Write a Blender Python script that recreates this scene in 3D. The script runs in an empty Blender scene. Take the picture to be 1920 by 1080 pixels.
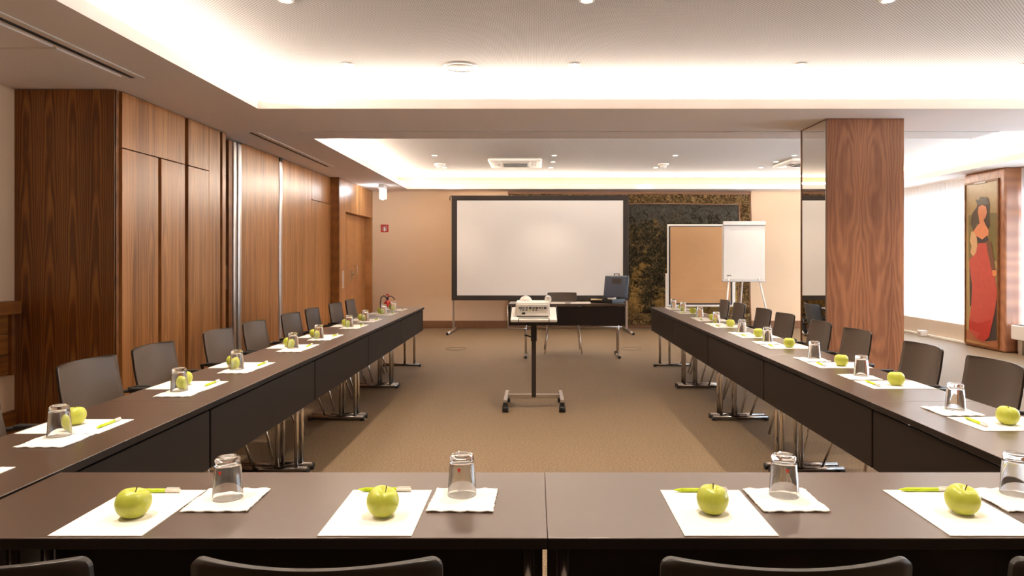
import bpy, bmesh, math, random
from mathutils import Vector, Matrix
random.seed(7)
scene = bpy.context.scene
COL = scene.collection
PI = math.pi

# ------------------------------------------------------------------ camera
cam_d = bpy.data.cameras.new('camera')
cam = bpy.data.objects.new('camera', cam_d)
COL.objects.link(cam)
cam.location = (0, 0, 1.36)
cam.rotation_euler = (PI / 2, 0, 0)
cam_d.sensor_width = 36
cam_d.lens = 1270 / 1920 * 36
cam_d.shift_x = -43 / 1920
cam_d.shift_y = -57 / 1920
cam_d.clip_start = 0.05
scene.camera = cam

# ------------------------------------------------------------------ view, world
vs = scene.view_settings
vs.view_transform = 'Standard'
vs.look = 'None'
vs.gamma = 1
vs.use_curve_mapping = False
vs.exposure = 1.42
scene.cycles.max_bounces = 12
scene.cycles.diffuse_bounces = 6
scene.cycles.glossy_bounces = 5
scene.cycles.transmission_bounces = 10
scene.cycles.transparent_max_bounces = 12
scene.cycles.sample_clamp_indirect = 6
scene.cycles.blur_glossy = 0.5

world = bpy.data.worlds.new('overcast_sky')
scene.world = world
world.use_nodes = True
bg = world.node_tree.nodes['Background']
bg.inputs[0].default_value = (0.74, 0.86, 1.0, 1)
bg.inputs[1].default_value = 6.0

# ------------------------------------------------------------------ lamps of the room
WARM = (1.0, 0.84, 0.67)
COVE = (1.0, 0.89, 0.77)
COVE_WARM = (1.0, 0.85, 0.69)
COVE_W = 9.5            # watts per metre of cove strip
SPOT_W = 58.0


def area(name, loc, sx, sy, direction, power, color, portal=False):
    d = bpy.data.lights.new(name, 'AREA')
    d.shape = 'RECTANGLE'
    d.size = sx
    d.size_y = sy
    d.energy = power
    d.color = color
    o = bpy.data.objects.new(name, d)
    COL.objects.link(o)
    o.location = loc
    z = -Vector(direction).normalized()
    x = Vector((1, 0, 0)) if abs(direction[0]) < 1e-6 else Vector((0, 1, 0))
    y = z.cross(x)
    o.matrix_world = Matrix(((x.x, y.x, z.x, loc[0]), (x.y, y.y, z.y, loc[1]), (x.z, y.z, z.z, loc[2]), (0, 0, 0, 1)))
    if portal:
        d.cycles.is_portal = True
    return o


def strip(x0, y0, x1, y1, inward, k=1.0, color=None):
    L = math.hypot(x1 - x0, y1 - y0)
    area('cove_strip', ((x0 + x1) / 2, (y0 + y1) / 2, 2.765), L, 0.05,
         (inward[0] * 0.8, inward[1] * 0.8, 1), COVE_W * L * k, color or COVE)


CX0, CX1 = -2.40, 6.36
strip(CX0, 6.06, CX1, 6.06, (0, -1))
strip(CX0 - .19, 1.6, CX0 - .19, 5.87, (1, 0))
strip(CX1 + .19, 1.6, CX1 + .19, 5.87, (-1, 0))
strip(CX0, 7.23, 4.7, 7.23, (0, 1))
strip(CX0, 12.84, 1.2, 12.84, (0, -1), 1.3, COVE_WARM)
strip(1.2, 12.84, CX1, 12.84, (0, -1), 0.8)
strip(CX0 - .19, 7.4, CX0 - .19, 12.7, (1, 0), 1, COVE_WARM)
strip(CX1 + .12, 7.0, CX1 + .12, 12.7, (-1, 0))
WINDOWS = [(10.60, 13.05), (6.6, 9.62), (3.2, 6.2)]
for wy0, wy1 in WINDOWS:
    area('window_portal', (7.24, (wy0 + wy1) / 2, 1.33), wy1 - wy0, 2.1, (-1, 0, 0), 1, (1, 1, 1), True)


# ------------------------------------------------------------------ node helpers
class NT:
    def __init__(s, mat):
        s.t = mat.node_tree
        s.n = s.t.nodes
        s.l = s.t.links

    def node(s, typ, **kw):
        n = s.n.new(typ)
        for k, v in kw.items():
            setattr(n, k, v)
        return n

    def put(s, sock, v):
        if isinstance(v, bpy.types.NodeSocket):
            s.l.new(v, sock)
        elif v is not None:
            sock.default_value = v

    def m(s, op, a, b=None, c=None, clamp=False):
        n = s.node('ShaderNodeMath', operation=op)
        n.use_clamp = clamp
        s.put(n.inputs[0], a)
        s.put(n.inputs[1], b)
        s.put(n.inputs[2], c)
        return n.outputs[0]

    def xyz(s, v=None):
        if v is None:
            v = s.node('ShaderNodeTexCoord').outputs['Object']
        n = s.node('ShaderNodeSeparateXYZ')
        s.l.new(v, n.inputs[0])
        return n.outputs

    def comb(s, x, y, z):
        n = s.node('ShaderNodeCombineXYZ')
        s.put(n.inputs[0], x)
        s.put(n.inputs[1], y)
        s.put(n.inputs[2], z)
        return n.outputs[0]

    def noise(s, vec, scale=1.0, detail=3.0, rough=0.5, dist=0.0):
        n = s.node('ShaderNodeTexNoise')
        s.put(n.inputs['Vector'], vec)
        n.inputs['Scale'].default_value = scale
        n.inputs['Detail'].default_value = detail
        n.inputs['Roughness'].default_value = rough
        n.inputs['Distortion'].default_value = dist
        return n.outputs['Fac']

    def ramp(s, fac, stops):
        n = s.node('ShaderNodeValToRGB')
        s.put(n.inputs[0], fac)
        cr = n.color_ramp
        while len(cr.elements) < len(stops):
            cr.elements.new(0.5)
        for e, (p, c) in zip(cr.elements, stops):
            e.position = p
            e.color = (*c, 1)
        return n.outputs[0]

    def mix(s, fac, a, b, mode='MIX'):
        n = s.node('ShaderNodeMix', data_type='RGBA', blend_type=mode)
        s.put(n.inputs[0], fac)
        s.put(n.inputs[6], a if isinstance(a, bpy.types.NodeSocket) else (*a, 1))
        s.put(n.inputs[7], b if isinstance(b, bpy.types.NodeSocket) else (*b, 1))
        return n.outputs[2]

    def bump(s, h, strength, dist):
        n = s.node('ShaderNodeBump')
        n.inputs['Strength'].default_value = strength
        n.inputs['Distance'].default_value = dist
        s.l.new(h, n.inputs['Height'])
        return n.outputs[0]


def new_mat(name, color=(0.5, 0.5, 0.5), rough=0.5, metal=0.0, spec=0.5, **kw):
    m = bpy.data.materials.new(name)
    m.use_nodes = True
    b = m.node_tree.nodes['Principled BSDF']
    b.inputs['Base Color'].default_value = (*color, 1)
    b.inputs['Roughness'].default_value = rough
    b.inputs['Metallic'].default_value = metal
    b.inputs['Specular IOR Level'].default_value = spec
    for k, v in kw.items():
        b.inputs[k.replace('_', ' ')].default_value = v
    return m, b


def mottled(name, color, rough=0.5, metal=0.0, spec=0.5, amt=0.08, scale=6.0, bump=0.0, bscale=300.0, bdist=0.0005):
    """plain material with a slight tone variation and optional fine relief"""
    m, b = new_mat(name, color, rough, metal, spec)
    t = NT(m)
    co = t.node('ShaderNodeTexCoord').outputs['Object']
    f = t.noise(co, scale, 3)
    lo = tuple(c * (1 - amt) for c in color)
    hi = tuple(min(1, c * (1 + amt)) for c in color)
    t.l.new(t.mix(f, lo, hi), b.inputs['Base Color'])
    if bump:
        t.l.new(t.bump(t.noise(co, bscale, 2), bump, bdist), b.inputs['Normal'])
    return m


def wood(name, axis, stops, leaf=0.28, A=6.0, B=0.35, C=0.25, freq=16.0, off=0.0, streak=0.5, rough=0.33, z0=0.0, band=0.35, spec=0.5, flame=0.5, zsym=False):
    """walnut veneer: book matched leaves, cathedral figure, fine vertical pores"""
    m, b = new_mat(name, rough=rough, spec=spec)
    t = NT(m)
    X, Y, Z = t.xyz()
    u = X if axis == 'x' else (Y if axis == 'y' else Z)
    z = Z if axis != 'z' else Y
    uo = t.m('ADD', u, off)
    s = t.m('SUBTRACT', t.m('PINGPONG', uo, leaf), leaf * 0.5)
    warp = t.noise(t.comb(t.m('MULTIPLY', s, 5.0), t.m('MULTIPLY', z, 0.9), t.m('MULTIPLY', t.m('FLOOR', t.m('DIVIDE', uo, leaf * 2)), 3.3)), 1.0, 3, 0.55)
    zz = t.m('SUBTRACT', z, z0)
    if zsym:
        zz = t.m('MULTIPLY', zz, zz)
    v = t.m('ADD', t.m('MULTIPLY', t.m('MULTIPLY', s, s), A), t.m('MULTIPLY', zz, B))
    v = t.m('ADD', v, t.m('MULTIPLY', warp, C))
    ring = t.m('SINE', t.m('MULTIPLY', v, freq * 2 * PI))
    ring = t.m('MULTIPLY_ADD', ring, 0.5, 0.5)
    fine = t.noise(t.comb(t.m('MULTIPLY', s, 260.0), t.m('MULTIPLY', z, 3.0), 0.0), 1.0, 2, 0.6)
    med = t.noise(t.comb(t.m('MULTIPLY', uo, 42.0), t.m('MULTIPLY', z, 0.5), 1.0), 1.0, 3, 0.6)
    big = t.noise(t.comb(t.m('MULTIPLY', uo, 9.0), t.m('MULTIPLY', z, 0.25), 5.0), 1.0, 2, 0.5)
    f = t.m('MULTIPLY', ring, 0.22 * flame)
    f = t.m('ADD', f, t.m('MULTIPLY', med, streak))
    f = t.m('ADD', f, t.m('MULTIPLY', big, band))
    f = t.m('ADD', f, t.m('MULTIPLY', fine, 0.22))
    f = t.m('SUBTRACT', f, 0.11 * flame + 0.5 * streak + 0.5 * band + 0.11 - 0.5)
    t.l.new(t.ramp(f, stops), b.inputs['Base Color'])
    t.l.new(t.bump(fine, 0.08, 0.0006), b.inputs['Normal'])
    return m


# ------------------------------------------------------------------ materials
M = {}
WALNUT = [(0.18, (0.140, 0.050, 0.013)), (0.42, (0.300, 0.122, 0.036)), (0.60, (0.455, 0.200, 0.064)), (0.85, (0.62, 0.31, 0.115))]
DARKW = [(0.15, (0.055, 0.017, 0.003)), (0.42, (0.165, 0.054, 0.010)), (0.62, (0.275, 0.100, 0.020)), (0.88, (0.40, 0.165, 0.036))]
REDW = [(0.15, (0.11, 0.040, 0.019)), (0.40, (0.255, 0.104, 0.053)), (0.62, (0.390, 0.168, 0.082)), (0.88, (0.54, 0.25, 0.125))]
M['walnut_y'] = wood('walnut veneer', 'y', WALNUT, leaf=0.23, A=30, B=0.07, C=0.3, freq=12, flame=0.8, streak=0.5, band=0.6)
M['walnut_door'] = wood('walnut door veneer', 'y', WALNUT, leaf=0.15, flame=0.3, streak=0.5, band=0.7, off=0.4, rough=0.4)
M['dark_front'] = wood('dark walnut cathedral veneer', 'x', DARKW, leaf=0.178, A=42.0, B=0.13, C=0.30, freq=13.0, off=3.98, flame=1.5, streak=0.35, band=0.4, rough=0.38)
M['dark_edge'] = wood('dark walnut edge', 'x', DARKW, leaf=0.11, flame=0.4, rough=0.45)
M['dark_rail'] = wood('dark walnut rail', 'z', DARKW, leaf=0.05, flame=0.3, rough=0.4)
M['column'] = wood('figured walnut', 'x', REDW, leaf=0.30, A=15, B=0.16, C=0.75, freq=8.0, off=-2.70 + 0.60 * 6 - .02, flame=0.85, streak=0.3, band=0.5, rough=0.42, z0=1.9, zsym=True)
M['base_wood'] = mottled('brown skirting wood', (0.20, 0.088, 0.036), 0.45, amt=0.15, scale=9)
M['groove'] = mottled('dark groove', (0.030, 0.014, 0.008), 0.7)


def make_wall_paint():
    m, b = new_mat('cream wallpaper', (0.74, 0.57, 0.40), 0.75, spec=0.25)
    t = NT(m)
    co = t.node('ShaderNodeTexCoord').outputs['Object']
    t.l.new(t.mix(t.noise(co, 1.3, 2), (0.74, 0.545, 0.365), (0.78, 0.575, 0.39)), b.inputs['Base Color'])
    t.l.new(t.bump(t.noise(co, 220, 3), 0.12, 0.0006), b.inputs['Normal'])
    return m


M['wall'] = make_wall_paint()
M['soffit'] = mottled('ceiling paint', (0.84, 0.755, 0.705), 0.85, spec=0.2, amt=0.02, scale=2)
M['cove_white'] = mottled('white cove paint', (0.82, 0.79, 0.75), 0.8, spec=0.2, amt=0.02)


def make_perforated():
    m, b = new_mat('perforated plasterboard', (0.7, 0.68, 0.66), 0.85, spec=0.2)
    t = NT(m)
    X, Y, Z = t.xyz()
    p = 0.0235
    ys = t.m('DIVIDE', Y, p * 0.5)
    row = t.m('FLOOR', ys)
    fy = t.m('SUBTRACT', t.m('SUBTRACT', ys, row), 0.5)
    sh = t.m('MULTIPLY', t.m('FLOORED_MODULO', row, 2.0), 0.5)
    xs = t.m('ADD', t.m('DIVIDE', X, p), sh)
    fx = t.m('SUBTRACT', t.m('SUBTRACT', xs, t.m('FLOOR', xs)), 0.5)
    fx = t.m('MULTIPLY', fx, p)
    fy = t.m('MULTIPLY', fy, p * 0.5)
    r = t.m('SQRT', t.m('ADD', t.m('MULTIPLY', fx, fx), t.m('MULTIPLY', fy, fy)))
    hole = t.m('LESS_THAN', r, 0.0038)
    t.l.new(t.mix(hole, (0.74, 0.70, 0.675), (0.10, 0.09, 0.085)), b.inputs['Base Color'])
    return m


M['perf'] = make_perforated()


def make_carpet():
    m, b = new_mat('brown flecked carpet', (0.3, 0.2, 0.1), 0.95, spec=0.35)
    b.inputs['Roughness'].default_value = 0.62
    t = NT(m)
    co = t.node('ShaderNodeTexCoord').outputs['Object']
    a = t.noise(co, 95, 2, 0.7)
    c = t.noise(co, 260, 2, 0.7)
    d = t.noise(co, 0.8, 2)
    f = t.m('ADD', t.m('MULTIPLY', a, 0.55), t.m('MULTIPLY', c, 0.45))
    col = t.ramp(f, [(0.36, (0.042, 0.026, 0.012)), (0.50, (0.132, 0.085, 0.043)), (0.64, (0.31, 0.21, 0.115))])
    col = t.mix(t.m('MULTIPLY', d, 0.25), col, (0.165, 0.115, 0.068))
    t.l.new(col, b.inputs['Base Color'])
    t.l.new(t.bump(f, 0.5, 0.004), b.inputs['Normal'])
    return m


M['carpet'] = make_carpet()
M['table_top'] = mottled('espresso laminate', (0.062, 0.036, 0.024), 0.30, spec=0.75, amt=0.06, scale=3, bump=0.05, bscale=900, bdist=0.0002)
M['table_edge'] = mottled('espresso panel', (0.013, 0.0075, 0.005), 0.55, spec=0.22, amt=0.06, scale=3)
M['edge_light'] = mottled('worn edge band', (0.16, 0.10, 0.07), 0.4)
M['chrome'] = mottled('chromed steel', (0.72, 0.68, 0.64), 0.16, metal=1.0, amt=0.03)
M['chrome_dark_reflection'] = mottled('chrome with dark reflection in colour', (0.28, 0.25, 0.23), 0.18, metal=1.0, amt=0.05)  # ordinary chrome, reflection of dark surroundings put into the base colour
M['alu'] = mottled('brushed aluminium', (0.62, 0.58, 0.56), 0.32, metal=1.0, amt=0.05)
M['black'] = mottled('black plastic', (0.012, 0.011, 0.011), 0.45, amt=0.1)
M['dark_metal'] = mottled('dark powder coated steel', (0.035, 0.024, 0.020), 0.45, amt=0.1)
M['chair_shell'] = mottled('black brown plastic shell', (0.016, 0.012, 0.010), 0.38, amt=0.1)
M['chair'] = mottled('taupe moulded plastic', (0.088, 0.062, 0.045), 0.42, spec=0.45, amt=0.05, scale=4, bump=0.15, bscale=700, bdist=0.0003)
M['paper'] = mottled('white paper', (0.86, 0.82, 0.76), 0.8, spec=0.2, amt=0.015)
M['napkin'] = mottled('embossed white napkin', (0.86, 0.82, 0.76), 0.9, spec=0.1, amt=0.03, scale=40, bump=0.4, bscale=260, bdist=0.0008)
M['white'] = mottled('white plastic', (0.78, 0.74, 0.69), 0.4, amt=0.03)
M['green_pen'] = mottled('lime green plastic', (0.50, 0.66, 0.02), 0.25, amt=0.05)
M['stem'] = mottled('apple stem', (0.08, 0.05, 0.02), 0.8)
M['steel_tip'] = mottled('steel tip', (0.6, 0.6, 0.58), 0.25, metal=1)
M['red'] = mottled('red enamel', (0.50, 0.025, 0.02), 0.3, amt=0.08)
M['sign_red'] = mottled('sign red', (0.45, 0.035, 0.022), 0.5, amt=0.03)
M['screen'] = mottled('matt screen fabric', (0.82, 0.78, 0.74), 0.95, spec=0.1, amt=0.01, scale=1)
M['screen_frame'] = mottled('black velour frame', (0.030, 0.021, 0.016), 0.8, amt=0.1)
M['kraft'] = None
M['curtain_wood'] = mottled('beige window ledge', (0.55, 0.46, 0.38), 0.6, amt=0.04)
M['blue_case'] = mottled('slate blue shell', (0.060, 0.075, 0.115), 0.4, amt=0.1)
M['mirror'] = mottled('mirror glass', (0.88, 0.85, 0.80), 0.015, metal=1.0, amt=0.005)
M['ring_line'] = mottled('floor socket ring', (0.06, 0.045, 0.03), 0.6)


def make_apple():
    m, b = new_mat('green apple skin', (0.5, 0.6, 0.05), 0.32, spec=0.5)
    b.inputs['Subsurface Weight'].default_value = 0.12
    b.inputs['Subsurface Scale'].default_value = 0.01
    b.inputs['Subsurface Radius'].default_value = (1, 0.8, 0.3)
    t = NT(m)
    tc = t.node('ShaderNodeTexCoord').outputs['Object']
    X, Y, Z = t.xyz(tc)
    f = t.noise(t.comb(t.m('MULTIPLY', X, 40.0), t.m('MULTIPLY', Y, 40.0), t.m('MULTIPLY', Z, 12.0)), 1.0, 3)
    c = t.mix(f, (0.36, 0.42, 0.030), (0.60, 0.62, 0.10))
    spots = t.m('GREATER_THAN', t.noise(tc, 420, 1), 0.71)
    c = t.mix(t.m('MULTIPLY', spots, 0.35), c, (0.75, 0.72, 0.35))
    t.l.new(c, b.inputs['Base Color'])
    return m


M['apple'] = make_apple()


def make_glass(name='clear glass', rough=0.0, col=(0.98, 0.985, 0.98)):
    m, b = new_mat(name, col, rough)
    b.inputs['Transmission Weight'].default_value = 1
    b.inputs['IOR'].default_value = 1.48
    t = NT(m)
    co = t.node('ShaderNodeTexCoord').outputs['Object']
    t.l.new(t.bump(t.noise(co, 30, 1), 0.02, 0.001), b.inputs['Normal'])
    return m


M['glass'] = make_glass()


def make_emit(name, col, strength):
    m = bpy.data.materials.new(name)
    m.use_nodes = True
    n = m.node_tree.nodes
    b = n['Principled BSDF']
    b.inputs['Base Color'].default_value = (*col, 1)
    b.inputs['Emission Color'].default_value = (*col, 1)
    b.inputs['Emission Strength'].default_value = strength
    return m


M['lamp'] = make_emit('lit lamp lens', (1.0, 0.88, 0.70), 9.0)
M['exit_glow'] = make_emit('lit exit sign plate', (0.92, 0.97, 1.0), 2.2)


def make_sheer():
    m = bpy.data.materials.new('sheer white curtain')
    m.use_nodes = True
    t = NT(m)
    for n in list(t.n):
        t.n.remove(n)
    out = t.node('ShaderNodeOutputMaterial')
    d = t.node('ShaderNodeBsdfDiffuse')
    tr = t.node('ShaderNodeBsdfTranslucent')
    tp = t.node('ShaderNodeBsdfTransparent')
    X, Y, Z = t.xyz()
    weave = t.noise(t.comb(0.0, t.m('MULTIPLY', Y, 60.0), t.m('MULTIPLY', Z, 0.7)), 1.0, 3)
    c = t.mix(weave, (0.80, 0.83, 0.87), (0.95, 0.95, 0.95))
    t.l.new(c, d.inputs[0])
    t.l.new(c, tr.inputs[0])
    m1 = t.node('ShaderNodeMixShader')
    m1.inputs[0].default_value = 0.6
    t.l.new(d.outputs[0], m1.inputs[1])
    t.l.new(tr.outputs[0], m1.inputs[2])
    m2 = t.node('ShaderNodeMixShader')
    m2.inputs[0].default_value = 0.22
    t.l.new(m1.outputs[0], m2.inputs[1])
    t.l.new(tp.outputs[0], m2.inputs[2])
    t.l.new(m2.outputs[0], out.inputs[0])
    return m


M['sheer'] = make_sheer()


def make_pane():
    m = bpy.data.materials.new('window pane')
    m.use_nodes = True
    t = NT(m)
    for n in list(t.n):
        t.n.remove(n)
    out = t.node('ShaderNodeOutputMaterial')
    g = t.node('ShaderNodeBsdfGlossy')
    g.inputs['Roughness'].default_value = 0.02
    tp = t.node('ShaderNodeBsdfTransparent')
    tp.inputs[0].default_value = (0.93, 0.96, 0.97, 1)
    mx = t.node('ShaderNodeMixShader')
    mx.inputs[0].default_value = 0.07
    t.l.new(tp.outputs[0], mx.inputs[1])
    t.l.new(g.outputs[0], mx.inputs[2])
    t.l.new(mx.outputs[0], out.inputs[0])
    return m


M['pane'] = make_pane()


def make_kraft():
    m, b = new_mat('brown kraft paper', (0.5, 0.3, 0.15), 0.6, spec=0.35)
    t = NT(m)
    tc = t.node('ShaderNodeTexCoord').outputs['Object']
    n1 = t.noise(tc, 1.8, 3, 0.5, 0.6)
    t.l.new(t.mix(n1, (0.46, 0.255, 0.115), (0.54, 0.31, 0.15)), b.inputs['Base Color'])
    t.l.new(t.bump(n1, 0.35, 0.05), b.inputs['Normal'])
    return m


M['kraft'] = make_kraft()


def make_tapestry(border):
    m, b = new_mat('woven tapestry border' if border else 'woven forest tapestry', rough=0.95, spec=0.05)
    t = NT(m)
    tc = t.node('ShaderNodeTexCoord').outputs['Object']
    X, Y, Z = t.xyz(tc)
    if border:
        a = t.noise(tc, 13, 4, 0.75, 1.8)
        c = t.ramp(a, [(0.30, (0.014, 0.009, 0.005)), (0.47, (0.070, 0.040, 0.016)), (0.58, (0.20, 0.125, 0.05)), (0.72, (0.36, 0.25, 0.12))])
    else:
        big = t.noise(t.comb(t.m('MULTIPLY', X, 1.0), 0.0, t.m('MULTIPLY', Z, 0.8)), 1.5, 2, 0.5, 0.6)
        leaf = t.noise(tc, 8, 5, 0.75, 1.5)
        fine = t.noise(tc, 30, 3, 0.75, 0.5)
        # woven picture: trees in front of a golden valley, dim sky along the top
        lf = t.m('ADD', t.m('MULTIPLY', leaf, 0.65), t.m('MULTIPLY', fine, 0.40))
        trees = t.ramp(lf, [(0.42, (0.012, 0.010, 0.007)), (0.53, (0.050, 0.042, 0.026)), (0.60, (0.13, 0.085, 0.035)), (0.70, (0.42, 0.25, 0.11))])
        valley = t.ramp(lf, [(0.40, (0.055, 0.032, 0.012)), (0.52, (0.23, 0.140, 0.045)), (0.64, (0.40, 0.26, 0.085))])
        skyc = t.ramp(lf, [(0.42, (0.030, 0.026, 0.020)), (0.62, (0.085, 0.075, 0.058))])
        mz = t.m('ADD', t.m('MULTIPLY', t.m('SUBTRACT', 1.15, Z), 0.10), t.m('ADD', big, t.m('MULTIPLY', leaf, 0.35)))
        k1 = t.m('MULTIPLY', t.m('SUBTRACT', mz, 0.70), 14.0, None, True)
        c = t.mix(k1, trees, valley)
        mt = t.m('ADD', t.m('SUBTRACT', Z, 1.95), t.m('MULTIPLY', t.m('SUBTRACT', leaf, 0.5), 1.6))
        k2 = t.m('MULTIPLY', mt, 8.0, None, True)
        c = t.mix(k2, c, skyc)
    t.l.new(c, b.inputs['Base Color'])
    t.l.new(t.bump(t.noise(tc, 250, 2), 0.3, 0.002), b.inputs['Normal'])
    return m


M['tapestry'] = make_tapestry(False)
M['tapestry_border'] = make_tapestry(True)


# ------------------------------------------------------------------ mesh builder
class MB:
    def __init__(s):
        s.bm = bmesh.new()

    def box(s, x0, x1, y0, y1, z0, z1, bev=0.0, seg=2):
        b2 = bmesh.new()
        v = [b2.verts.new(p) for p in ((x0, y0, z0), (x1, y0, z0), (x1, y1, z0), (x0, y1, z0), (x0, y0, z1), (x1, y0, z1), (x1, y1, z1), (x0, y1, z1))]
        for f in ((0, 3, 2, 1), (4, 5, 6, 7), (0, 1, 5, 4), (1, 2, 6, 5), (2, 3, 7, 6), (3, 0, 4, 7)):
            b2.faces.new([v[i] for i in f])
        if bev:
            bmesh.ops.bevel(b2, geom=b2.edges[:], offset=bev, segments=seg, affect='EDGES', profile=0.5)
        s._merge(b2)
        return s

    def _merge(s, b2, mat=None, smooth=None):
        if mat is not None:
            bmesh.ops.transform(b2, matrix=mat, verts=b2.verts[:])
        if smooth is not None:
            for f in b2.faces:
                f.smooth = smooth
        me = bpy.data.meshes.new('tmp')
        b2.to_mesh(me)
        b2.free()
        s.bm.from_mesh(me)
        bpy.data.meshes.remove(me)

    def cyl(s, p0, p1, r0, r1=None, n=16, caps=True):
        return s.tube([p0, p1], [r0, r0 if r1 is None else r1], n, caps)

    def tube(s, pts, r, n=10, caps=True):
        pts = [Vector(p) for p in pts]
        rs = r if isinstance(r, (list, tuple)) else [r] * len(pts)
        rings = []
        up = None
        for i, p in enumerate(pts):
            if i == 0:
                d = pts[1] - pts[0]
            elif i == len(pts) - 1:
                d = pts[-1] - pts[-2]
            else:
                d = (pts[i + 1] - p).normalized() + (p - pts[i - 1]).normalized()
            d.normalize()
            if up is None:
                up = Vector((0, 0, 1)) if abs(d.z) < 0.9 else Vector((1, 0, 0))
            a = d.cross(up)
            if a.length < 1e-4:
                a = d.cross(Vector((0, 1, 0)))
            a.normalize()
            b = a.cross(d).normalized()
            up = b
            rings.append([s.bm.verts.new(p + (a * math.cos(2 * PI * k / n) + b * math.sin(2 * PI * k / n)) * rs[i]) for k in range(n)])
        for i in range(len(rings) - 1):
            for k in range(n):
                f = s.bm.faces.new((rings[i][k], rings[i][(k + 1) % n], rings[i + 1][(k + 1) % n], rings[i + 1][k]))
                f.smooth = True
        if caps:
            s.bm.faces.new(rings[0][::-1])
            s.bm.faces.new(rings[-1])
        return s

    def lathe(s, prof, n=24, c=(0, 0, 0)):
        rings = []
        for r, z in prof:
            if r < 1e-6:
                rings.append([s.bm.verts.new((c[0], c[1], c[2] + z))])
            else:
                rings.append([s.bm.verts.new((c[0] + r * math.cos(2 * PI * k / n), c[1] + r * math.sin(2 * PI * k / n), c[2] + z)) for k in range(n)])
        for a, b in zip(rings, rings[1:]):
            if len(a) == 1 and len(b) == 1:
                continue
            for k in range(n):
                k2 = (k + 1) % n
                if len(a) == 1:
                    f = s.bm.faces.new((a[0], b[k2], b[k]))
                elif len(b) == 1:
                    f = s.bm.faces.new((a[k], a[k2], b[0]))
                else:
                    f = s.bm.faces.new((a[k], a[k2], b[k2], b[k]))
                f.smooth = True
        return s

    def prism(s, pts, fn, d0, d1):
        """polygon pts (a,b) extruded between depths d0 and d1; fn(a,b,d) -> xyz"""
        lo = [s.bm.verts.new(fn(a, b, d0)) for a, b in pts]
        hi = [s.bm.verts.new(fn(a, b, d1)) for a, b in pts]
        n = len(pts)
        s.bm.faces.new(lo[::-1])
        s.bm.faces.new(hi)
        for i in range(n):
            s.bm.faces.new((lo[i], lo[(i + 1) % n], hi[(i + 1) % n], hi[i]))
        return s

    def sheet(s, nu, nv, fn, thick=None, smooth=True):
        """grid surface fn(i/nu, j/nv) -> xyz, made solid when thick (offset vector function) is given"""
        def grid(g):
            return [[s.bm.verts.new(g(i / nu, j / nv)) for j in range(nv + 1)] for i in range(nu + 1)]
        A = grid(fn)

        def faces(G, flip):
            for i in range(nu):
                for j in range(nv):
                    q = (G[i][j], G[i + 1][j], G[i + 1][j + 1], G[i][j + 1])
                    f = s.bm.faces.new(q[::-1] if flip else q)
                    f.smooth = smooth
        faces(A, False)
        if thick:
            B = grid(thick)
            faces(B, True)
            per = [(i, 0) for i in range(nu)] + [(nu, j) for j in range(nv)] + [(i, nv) for i in range(nu, 0, -1)] + [(0, j) for j in range(nv, 0, -1)]
            for k in range(len(per)):
                a, b = per[k], per[(k + 1) % len(per)]
                s.bm.faces.new((A[a[0]][a[1]], B[a[0]][a[1]], B[b[0]][b[1]], A[b[0]][b[1]]))
        return s

    def build(s, name, mat, parent=None, loc=None):
        bmesh.ops.recalc_face_normals(s.bm, faces=s.bm.faces[:])
        me = bpy.data.meshes.new(name)
        s.bm.to_mesh(me)
        s.bm.free()
        me.materials.append(mat)
        o = bpy.data.objects.new(name, me)
        COL.objects.link(o)
        if parent:
            o.parent = parent
        if loc:
            o.location = loc
        return o


def B(*a, **k):
    return MB().box(*a, **k)


def tag(o, label=None, cat=None, group=None, kind=None):
    if label:
        o['label'] = label
    if cat:
        o['category'] = cat
    if group:
        o['group'] = group
    if kind:
        o['kind'] = kind
    return o


def empty(name, loc, rz=0.0):
    o = bpy.data.objects.new(name, None)
    COL.objects.link(o)
    o.location = loc
    o.rotation_euler = (0, 0, rz)
    o.empty_display_size = 0.1
    return o


def struct(o, label=None):
    o['kind'] = 'structure'
    if label:
        o['label'] = label
    return o


def copy_tree(o, parent=None):
    c = o.copy()
    COL.objects.link(c)
    if parent is not None:
        c.parent = parent
        c.matrix_parent_inverse = o.matrix_parent_inverse.copy()
    for ch in list(o.children):
        copy_tree(ch, c)
    return c


ORD = ['first', 'second', 'third', 'fourth', 'fifth', 'sixth', 'seventh', 'eighth', 'ninth', 'tenth']

# ================================================================== STRUCTURE
ZC = 2.65        # soffit
ZL = 2.735       # top of the cove lip
ZU = 2.90        # raised ceiling
YB = 13.10       # back wall
XR = 6.95        # curtain plane
struct(B(-4.3, 7.6, -3.2, 13.3, -0.12, 0).build('floor', M['carpet']), 'brown flecked carpet floor')

ceil = struct(B(-4.3, 7.3, -3.2, 13.3, ZU, ZU + 0.1).build('ceiling', M['perf']), 'perforated white ceiling with lit coves and plain soffits')
for r in ((-4.3, CX0, -3.2, 13.2), (CX1, 7.3, -3.2, 13.2), (CX0, CX1, -3.2, -2.5), (CX0, CX1, 5.87, 6.915), (CX0, 4.75, 6.975, 7.35), (CX0, CX1, 12.72, 13.2)):
    B(r[0], r[1], r[2], r[3], ZC, ZL).build('soffit', M['soffit'], ceil)
for r in ((-4.3, CX0 - .3, -3.2, 13.2), (CX1 + .3, 7.3, -3.2, 13.2), (CX0 - .3, CX1 + .3, -3.2, -2.8), (CX0 - .3, 4.7, 6.17, 7.05), (4.7, CX1 + .3, 6.17, 6.6)):
    B(r[0], r[1], r[2], r[3], ZL, ZU - 0.001).build('cove_back', M['cove_white'], ceil)
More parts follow.
